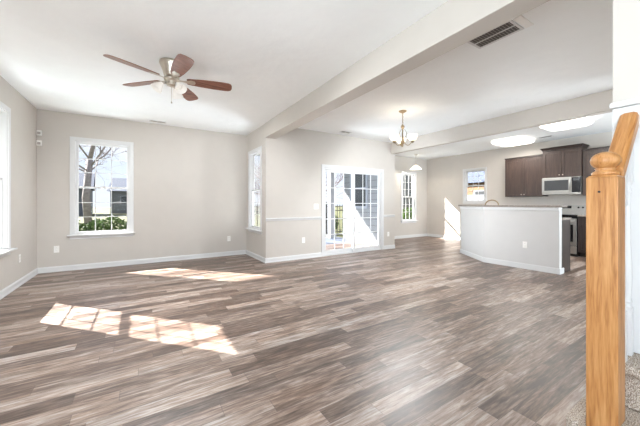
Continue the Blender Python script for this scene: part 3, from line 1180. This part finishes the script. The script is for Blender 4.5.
# cabinets on the kitchen side
cab_poly = [(5.965, 1.95), (6.32, 1.95), (6.32, 3.20), (6.98, 4.02), (6.62, 4.02), (6.0, 3.15)]
MB().prism(loc_pts([(5.968, 1.935), (6.33, 1.935), (6.33, 1.965), (5.968, 1.965)]), 0.0005, 0.885).build('end_panel', 'espresso_dark', isl, bevel=0.002)
MB().prism(loc_pts([(5.968, 1.966), (6.30, 1.966), (6.30, 3.25), (6.90, 4.02), (6.57, 4.02), (5.945, 3.14)]), 0.10, 0.885).build('cabinet_body', 'espresso_dark', isl)
MB().prism(loc_pts([(5.968, 1.966), (6.25, 1.966), (6.25, 3.25), (6.85, 4.02), (6.57, 4.02), (5.945, 3.14)]), 0.0005, 0.099).build('toe_kick', 'black', isl)
MB().prism(loc_pts([(5.968, 1.925), (6.36, 1.925), (6.40, 2.1), (6.46, 3.22), (6.98, 4.03), (6.585, 4.03), (5.945, 3.14)]), 0.886, 0.918).build('worktop', 'granite', isl, bevel=0.004)
for i, y in enumerate((1.98, 2.40, 2.82)):
    d = MB().box(0.3005, 0.318, y - 3.0, y - 3.0 + 0.40, 0.12, 0.70).build('door', 'espresso_dark', isl, bevel=0.004)
    MB().lathe([(0.006, 0), (0.006, 0.012), (0.014, 0.018), (0.012, 0.026), (0.001, 0.028)], 12, Matrix.Translation((0.318, y - 3 + 0.05, 0.64)) @ Matrix.Rotation(R(90), 4, 'Y')).build('knob', 'nickel', d)
    MB().box(0.3005, 0.318, y - 3.0, y - 3.0 + 0.40, 0.72, 0.87).build('drawer', 'espresso_dark', isl, bevel=0.004)
ang_w = math.atan2(IP[1][1] - IP[0][1], IP[1][0] - IP[0][0])
fx = IP[0][0] + (IP[1][0] - IP[0][0]) * (2.42 - IP[0][1]) / (IP[1][1] - IP[0][1])
outlet((fx, 2.42, 0.43), ang_w - PI, 'white wall outlet on the pale grey island half wall')

# faucet: low wide arch
fa = empty('kitchen_faucet', (6.36, 3.13, 0.920), 0, 'arched bronze kitchen faucet rising behind the island bar top', 'faucet')
MB().lathe([(0.030, 0.001), (0.030, 0.008), (0.018, 0.016), (0.014, 0.05)], 20).build('base', 'bronze', fa)
pts = [(0, 0, 0.03), (0, 0, 0.21)]
for q in range(0, 13):
    a = PI - PI * q / 12
    pts.append((0.0 + 0.0 * q, 0.135 + 0.135 * math.cos(a), 0.215 + 0.105 * math.sin(a)))
pts.append((0, 0.27, 0.17))
MB().tube(pts, 0.013, 12).build('spout', 'bronze', fa)
MB().tube([(0.02, 0, 0.05), (0.06, 0, 0.075), (0.09, 0, 0.10)], 0.006, 8).build('handle', 'bronze', fa)


# ---------------------------------------------------------------- kitchen wall cabinets and appliances
def knob_on(parent, x, y, z):
    MB().lathe([(0.005, 0), (0.005, 0.010), (0.013, 0.016), (0.011, 0.024), (0.001, 0.026)], 12, Matrix.Translation((x, y, z)) @ Matrix.Rotation(R(-90), 4, 'Y')).build('knob', 'nickel', parent)


def shaker_door(parent, xf, y0, y1, z0, z1, ky, kz, nm='door', m='espresso'):
    d = MB()
    st = 0.055
    d.box(xf - 0.018, xf, y0, y0 + st, z0, z1)
    d.box(xf - 0.018, xf, y1 - st, y1, z0, z1)
    d.box(xf - 0.018, xf, y0 + st, y1 - st, z0, z0 + st)
    d.box(xf - 0.018, xf, y0 + st, y1 - st, z1 - st, z1)
    d.box(xf - 0.009, xf, y0 + st, y1 - st, z0 + st, z1 - st)
    o = d.build(nm, m, parent, bevel=0.002)
    knob_on(o, xf - 0.018, ky, kz)


def wall_cabinet(y0, y1, z0, z1, depth, label, crown=0.05, over=0.03, nd=2):
    root = empty('wall_cabinet', (XK - e, (y0 + y1) / 2, z0), 0, label, 'cabinet', 'dark wall cabinets')
    hy = (y1 - y0) / 2
    h = z1 - z0
    MB().box(-depth + 0.02, 0, -hy + 0.001, hy - 0.001, 0, h - 0.001).build('body', 'espresso', root)
    w_ = 2 * hy / nd
    for i in range(nd):
        a = -hy + i * w_ + 0.003
        b_ = a + w_ - 0.006
        ky = (b_ - 0.03) if i == 0 and nd == 2 else a + 0.03
        shaker_door(root, -depth + 0.0195, a, b_, 0.006, h - 0.02, ky, 0.055)
    c = MB()
    c.box(-depth - 0.005, 0, -hy, hy, h, h + 0.018)
    x1_, z1_ = -depth - 0.005, h + 0.018
    c.add([(x1_, -hy, z1_), (0, -hy, z1_), (0, hy, z1_), (x1_, hy, z1_),
           (x1_ - over, -hy - over * 0.8, z1_ + crown), (0, -hy - over * 0.8, z1_ + crown), (0, hy + over * 0.8, z1_ + crown), (x1_ - over, hy + over * 0.8, z1_ + crown)],
          [(0, 3, 2, 1), (4, 5, 6, 7), (0, 1, 5, 4), (1, 2, 6, 5), (2, 3, 7, 6), (3, 0, 4, 7)])
    c.build('crown_moulding', 'espresso_dark', root)
    return root


wall_cabinet(3.105, 3.97, 1.345, 2.345, 0.33, 'dark espresso wall cabinet left of the microwave, nearest the kitchen window', crown=0.015, over=0.01)
wall_cabinet(2.36, 3.10, 1.785, 2.43, 0.36, 'taller-set dark espresso cabinet directly above the microwave with crown moulding', crown=0.055, over=0.05)
wall_cabinet(1.44, 2.355, 1.345, 2.345, 0.33, 'dark espresso wall cabinet partly hidden behind the newel post ball', crown=0.015, over=0.01)

mw = empty('microwave', (XK - e, 2.73, 1.378), 0, 'stainless steel over-range microwave with a dark glass window', 'microwave')
MB().box(-0.38, 0, -0.365, 0.365, 0.0, 0.402).build('body', 'steel', mw, bevel=0.003)
dd = MB()
dd.box(-0.405, -0.381, -0.205, 0.364, 0.045, 0.385).build('door', 'steel', mw, bevel=0.004)
MB().box(-0.408, -0.4055, -0.15, 0.315, 0.095, 0.335).build('window', 'dark_glass', mw, bevel=0.002)
MB().box(-0.403, -0.381, -0.364, -0.21, 0.045, 0.385).build('control_panel', 'black', mw, bevel=0.003)
MB().box(-0.405, -0.4035, -0.34, -0.235, 0.31, 0.36).build('display', 'dark_glass', mw)
hb = MB()
hb.tube([(-0.405, -0.178, 0.085), (-0.435, -0.178, 0.095), (-0.435, -0.178, 0.335), (-0.405, -0.178, 0.345)], 0.009, 10)
hb.build('handle', 'steel', mw)
MB().box(-0.395, -0.381, -0.364, 0.364, 0.004, 0.04).build('vent_grille', 'steel', mw, bevel=0.002)

rg = empty('kitchen_range', (XK - e, 2.73, 0), 0, 'stainless steel electric range with black oven window under the microwave', 'range')
MB().box(-0.62, -0.03, -0.368, 0.368, 0.001, 0.895).build('body', 'black', rg)
MB().box(-0.64, -0.06, -0.370, 0.370, 0.896, 0.915).build('cooktop', 'black', rg, bevel=0.004)
MB().box(-0.058, -0.003, -0.370, 0.370, 0.896, 1.125).build('control_panel', 'steel', rg, bevel=0.006)
MB().box(-0.0605, -0.0585, -0.10, 0.10, 1.05, 1.11).build('display', 'black', rg)
for y in (-0.31, -0.23, 0.23, 0.31):
    MB().lathe([(0.02, 0), (0.02, 0.012), (0.013, 0.02)], 16, Matrix.Translation((-0.0585, y, 1.075)) @ Matrix.Rotation(R(-90), 4, 'Y')).build('knob', 'black', rg)
od = MB().box(-0.66, -0.621, -0.364, 0.364, 0.235, 0.83).build('oven_door', 'steel', rg, bevel=0.005)
MB().box(-0.663, -0.6605, -0.31, 0.31, 0.32, 0.70).build('oven_window', 'black', od)
MB().tube([(-0.66, -0.31, 0.775), (-0.705, -0.31, 0.775), (-0.705, 0.31, 0.775), (-0.66, 0.31, 0.775)], 0.011, 10).build('oven_handle', 'steel', od)
MB().box(-0.655, -0.621, -0.364, 0.364, 0.845, 0.89).build('front_trim', 'black', rg, bevel=0.003)
MB().box(-0.655, -0.621, -0.364, 0.364, 0.06, 0.225).build('drawer', 'steel', rg, bevel=0.005)


def base_cabinet(y0, y1, label, nd):
    root = empty('base_cabinet', (XK - e, (y0 + y1) / 2, 0), 0, label, 'cabinet', 'dark base cabinets')
    hy = (y1 - y0) / 2
    MB().box(-0.60, 0, -hy + 0.001, hy - 0.001, 0.10, 0.88).build('body', 'espresso_dark', root)
    MB().box(-0.53, 0, -hy + 0.001, hy - 0.001, 0.001, 0.099).build('toe_kick', 'black', root)
    w_ = 2 * hy / nd
    for i in range(nd):
        a = -hy + i * w_ + 0.004
        b_ = a + w_ - 0.008
        shaker_door(root, -0.6005, a, b_, 0.11, 0.70, (b_ - 0.03) if i % 2 == 0 else a + 0.03, 0.65, m='espresso_dark')
        dr = MB().box(-0.6185, -0.6005, a, b_, 0.715, 0.868).build('drawer', 'espresso_dark', root, bevel=0.003)
        knob_on(dr, -0.6185, (a + b_) / 2, 0.79)
    return root


base_cabinet(3.105, 4.05, 'dark base cabinet left of the range behind the island', 2)
base_cabinet(1.44, 2.355, 'dark base cabinet right of the range', 2)
for y0, y1, lb in ((3.105, 4.08, 'granite worktop on the base cabinet left of the range'), (1.44, 2.352, 'granite worktop on the base cabinet right of the range')):
    root = empty('worktop', (XK - e, (y0 + y1) / 2, 0.88), 0, lb, 'worktop')
    hy = (y1 - y0) / 2
    MB().box(-0.64, 0, -hy, hy, 0.0015, 0.036).build('slab', 'granite', root, bevel=0.005)
    MB().box(-0.02, 0, -hy, hy, 0.0365, 0.135).build('backsplash', 'granite', root, bevel=0.003)


# ---------------------------------------------------------------- outdoors
GZ = -0.18
setting(MB().box(-60, 90, YN + T + 0.02, 120, GZ - 0.1, GZ).build('ground_lawn', 'lawn'), 'lawn outside')
gl = MB()
gl.box(-60, XL - T - 0.02, -30, YN + T + 0.02, GZ - 0.1, GZ)
gl.box(XK + T + 0.02, 90, -30, YN + T + 0.02, GZ - 0.1, GZ)
gl.box(XL - T - 0.02, XK + T + 0.02, -30, YR - T - 0.02, GZ - 0.1, GZ)
setting(gl.build('ground_side', 'lawn'), 'lawn beside the house')
setting(MB().box(XJ + T + 0.01, XN - T - 0.05, YP + T + 0.005, YN + T + 0.015, GZ - 0.1, -0.03).build('ground_patio', 'concrete'), 'concrete patio slab')
setting(MB().box(XJ + T + 0.01, 6.0, YN + T + 0.0155, 8.6, GZ, -0.03).build('ground_patio_front', 'concrete'), 'front strip of the concrete patio')
# siding-clad outside wall that bounds the patio on the right, with its window
XO = XN - T - 0.04
setting(MB().box(XO, XN - T - 0.002, YP + T + 0.005, 7.35, -0.03, 2.62).build('wall_porch_right', 'siding'), 'white siding wall at the right of the covered patio')
ew = empty('porch_window', (XO - 0.001, 6.62, 1.02), 0, 'exterior window with a white frame in the sunlit siding wall seen through the patio door', 'window')
f = MB()
for a, b_, c, d in ((-0.40, -0.33, 0, 1.2), (0.33, 0.40, 0, 1.2), (-0.33, 0.33, 0, 0.07), (-0.33, 0.33, 1.13, 1.2), (-0.33, 0.33, 0.57, 0.62)):
    f.box(-0.035, 0, a, b_, c, d)
f.build('frame', 'porch_white', ew, bevel=0.003)
MB().box(-0.012, -0.002, -0.329, 0.329, 0.071, 1.129).build('pane', 'dark_glass', ew)
# porch roof, left end lengthened to keep side sun off the door; corner columns
setting(MB().box(0.9, 6.05, YN + T + 0.03, 8.45, 2.62, 2.74).build('ceiling_porch', 'porch_white'), 'white porch roof over the patio, left end lengthened to block sun')
setting(MB().box(XJ + T + 0.005, XN - T - 0.001, YP + T + 0.005, YN + T + 0.0295, 2.625, 2.735).build('ceiling_porch_inner', 'porch_white'), 'inner part of the white porch roof')


def column(x, y, label):
    root = empty('porch_column', (x, y, -0.03), 0, label, 'column', 'white porch columns')
    MB().box(-0.13, 0.13, -0.13, 0.13, 0.001, 0.12).build('base', 'porch_white', root, bevel=0.006)
    MB().box(-0.095, 0.095, -0.095, 0.095, 0.121, 2.52).build('shaft', 'porch_white', root, bevel=0.006)
    MB().box(-0.13, 0.13, -0.13, 0.13, 2.521, 2.645).build('capital', 'porch_white', root, bevel=0.006)


column(5.62, 8.25, 'white square porch column seen through the left panel of the patio door')
column(2.35, 8.28, 'white square porch column seen through the narrow return-wall window')


def iron_fence(x0, x1, y, label):
    root = empty('iron_fence', (x0, y, GZ), 0, label, 'fence')
    L_ = x1 - x0
    rl = MB()
    for z in (0.18, 1.05, 1.22):
        rl.box(0, L_, -0.015, 0.015, z, z + 0.03)
    rl.build('rails', 'iron', root)
    p = MB()
    n = int(L_ / 0.13)
    for i in range(n + 1):
        p.box(i * 0.13 - 0.009, i * 0.13 + 0.009, -0.009, 0.009, 0.06, 1.30)
    o = p.build('pickets', 'iron', root)
    o['kind'] = 'stuff'
    k = 0.0
    while k <= L_:
        MB().box(k - 0.03, k + 0.03, -0.03, 0.03, 0.001, 1.40).build('post', 'iron', root)
        k += 2.4


iron_fence(1.5, 13.5, 9.6, 'black iron picket fence on the lawn beyond the patio')
vf = empty('vinyl_fence', (15.0, 3.0, GZ), 0, 'white vinyl privacy fence seen low in the kitchen window', 'fence')
MB().box(-0.02, 0.02, 0, 9.0, 0.05, 1.80).build('fence_panel', 'porch_white', vf)
for y in (0, 2.25, 4.5, 6.75, 9.0):
    MB().box(-0.06, 0.06, y - 0.06, y + 0.06, 0.001, 1.95).build('fence_post', 'porch_white', vf, bevel=0.01)


def leaf_mass(name, parent, cx, cy, z0, hx, hy, h, n, size, m, seed, ell=False):
    rnd = random.Random(seed)
    mb = MB()
    for _ in range(n):
        if ell:
            while True:
                p = Vector((rnd.uniform(-1, 1), rnd.uniform(-1, 1), rnd.uniform(-1, 1)))
                if 0.35 < p.length < 1:
                    break
            x, y, z = cx + p.x * hx, cy + p.y * hy, z0 + h / 2 + p.z * h / 2
        else:
            x, y = cx + rnd.uniform(-hx, hx), cy + rnd.uniform(-hy, hy)
            z = z0 + rnd.uniform(0.02, h) * (0.93 + 0.09 * math.sin(x * 5.1 + seed) + 0.04 * math.sin(x * 13))
        u = Vector((rnd.gauss(0, 1), rnd.gauss(0, 1), rnd.gauss(0, 1))).normalized()
        w_ = u.cross(Vector((rnd.gauss(0, 1), rnd.gauss(0, 1), rnd.gauss(0, 1)))).normalized()
        s = size * rnd.uniform(0.6, 1.3)
        c = Vector((x, y, z))
        mb.add([c - u * s, c + w_ * s * 0.5, c + u * s, c - w_ * s * 0.5], [(0, 1, 2, 3)])
    return mb.build(name, m, parent)


def hedge(cx, cy, hx, hy, h, label, seed, n=5000, m='leaf'):
    root = empty('hedge', (cx, cy, GZ), 0, label, 'hedge')
    leaf_mass('foliage', root, 0, 0, 0, hx, hy, h, n, 0.055, m, seed)
    rnd = random.Random(seed + 5)
    st = MB()
    for i in range(int(hx * 5)):
        x = -hx + 0.1 + (2 * hx - 0.2) * i / max(1, int(hx * 5) - 1)
        st.tube([(x, 0, 0), (x + rnd.uniform(-.05, .05), rnd.uniform(-.1, .1), h * 0.5), (x + rnd.uniform(-.12, .12), rnd.uniform(-.2, .2), h * 0.85)], 0.018, 5, None, 0.005)
    st.build('stems', 'bark', root)


hedge(-1.75, 11.0, 2.6, 0.35, 0.92, 'clipped green hedge outside the far wall window', 3, 9000)


def bare_tree(x, y, h, r, label, seed, m='bark', depth=5, group=None, fork=0.24, z=GZ):
    rnd = random.Random(seed)
    root = empty('bare_tree', (x, y, z), 0, label, 'tree', group)
    tr = MB()
    tr.tube([(0, 0, 0), (0.02 * h * rnd.uniform(-1, 1), 0, h * fork * 0.5), (0, 0, h * fork)], r, 10, None, r * 0.75)
    tr.build('trunk', m, root)
    br = MB()

    def grow(p, d, L_, rr, k):
        pts = [p]
        q = p.copy()
        dd_ = d.copy()
        for i in range(3):
            dd_ = (dd_ + Vector((rnd.gauss(0, .14), rnd.gauss(0, .14), rnd.gauss(0.02, .10)))).normalized()
            q = q + dd_ * L_ / 3
            pts.append(q.copy())
        br.tube(pts, rr, 5 if k > 2 else 4, None, rr * 0.6)
        if k == 0:
            return
        for i in range(3 if k > 1 else 3):
            a = rnd.choice(pts[1:])
            ax = Vector((rnd.gauss(0, 1), rnd.gauss(0, 1), rnd.gauss(0, 1))).normalized()
            nd_ = (Matrix.Rotation(R(rnd.uniform(25, 60)), 4, ax) @ dd_).normalized()
            nd_.z = nd_.z * 0.8 + 0.08
            grow(a.copy(), nd_.normalized(), L_ * rnd.uniform(0.62, 0.8), rr * 0.58, k - 1)
    for i in range(6):
        a = 2 * PI * (i + rnd.random() * 0.6) / 6
        grow(Vector((0, 0, h * fork * rnd.uniform(0.8, 1.0))), Vector((math.cos(a), math.sin(a), rnd.uniform(0.25, 0.9))).normalized(), h * 0.30, r * 0.24, depth - 1)
    grow(Vector((0, 0, h * fork * 0.98)), Vector((0, 0, 1)), h * 0.34, r * 0.6, depth - 1)
    br.build('branches', m, root)


bare_tree(-1.75, 15.0, 7.5, 0.15, 'bare leafless tree behind the hedge outside the far wall window', 14, fork=0.42)
bare_tree(7.9, 14.5, 6.0, 0.13, 'bare reddish tree beyond the iron fence seen through the patio door', 21, 'bark_red')
bare_tree(11.0, 23.0, 7.5, 0.16, 'bare tree further off seen past the porch column', 31, 'bark_red')
bare_tree(4.2, 13.0, 3.4, 0.12, 'bare tree beyond the fence seen through the return-wall window', 41)
bare_tree(11.3, 11.9, 3.2, 0.10, 'bare tree outside the breakfast nook window', 51)


def bush(x, y, h, w_, label, seed, m='leaf', n=1500):
    root = empty('bush', (x, y, GZ), 0, label, 'bush')
    leaf_mass('foliage', root, 0, 0, 0.03, w_, w_, h, n, 0.06, m, seed, True)
    MB().tube([(0, 0, 0), (0.02, 0, h * 0.6)], 0.03, 6, None, 0.01).build('stem', 'bark', root)


bush(9.15, 7.95, 1.15, 0.42, 'round green bush low outside the breakfast nook window', 7)
bush(6.9, 10.6, 1.0, 0.6, 'yellow-green bush beyond the iron fence', 8)
bush(2.75, 10.4, 1.7, 0.6, 'tall green bush seen through the return-wall window', 9, 'leaf_dark', 2200)


def house(x, y, rz, w_, d_, h, rh, wallm, label, z=GZ, win=3):
    root = empty('neighbor_house', (x, y, z), rz, label, 'house', None)
    MB().box(-w_ / 2, w_ / 2, -d_ / 2, d_ / 2, 0.001, h).build('walls', wallm, root)
    rf = MB()
    o = 0.35
    a, b_ = w_ / 2 + o, d_ / 2 + o
    rf.add([(-a, -b_, h + 0.001), (a, -b_, h + 0.001), (a, b_, h + 0.001), (-a, b_, h + 0.001), (-a, 0, h + rh), (a, 0, h + rh)],
           [(0, 3, 2, 1), (0, 1, 5, 4), (2, 3, 4, 5), (1, 2, 5), (3, 0, 4)])
    rf.build('roof', 'roof', root)
    for i in range(win):
        cx = -w_ / 2 + w_ * (i + 0.5) / win
        wf = MB().box(cx - 0.55, cx + 0.55, -d_ / 2 - 0.05, -d_ / 2 - 0.001, h * 0.38, h * 0.80).build('window', 'porch_white', root)
        MB().box(cx - 0.45, cx + 0.45, -d_ / 2 - 0.06, -d_ / 2 - 0.051, h * 0.38 + 0.1, h * 0.80 - 0.1).build('pane', 'dark_glass', wf)
    return root


house(-10.0, 44.0, R(4), 10, 7, 3.0, 2.0, 'siding_grey', 'grey house with a slate roof far behind the hedge, left in the window')
house(2.0, 50.0, R(-6), 10, 7, 3.0, 2.0, 'siding', 'pale house with a slate roof far behind the hedge, right in the window')
house(27.0, 15.6, R(-90), 8, 7, 3.05, 1.9, 'siding_tan', 'tan house with a blue-grey roof seen in the kitchen window')
house(18.6, 14.4, R(-45), 3.6, 3.6, 5.2, 1.6, 'siding', 'tall white-sided house outside the breakfast nook window', win=2)
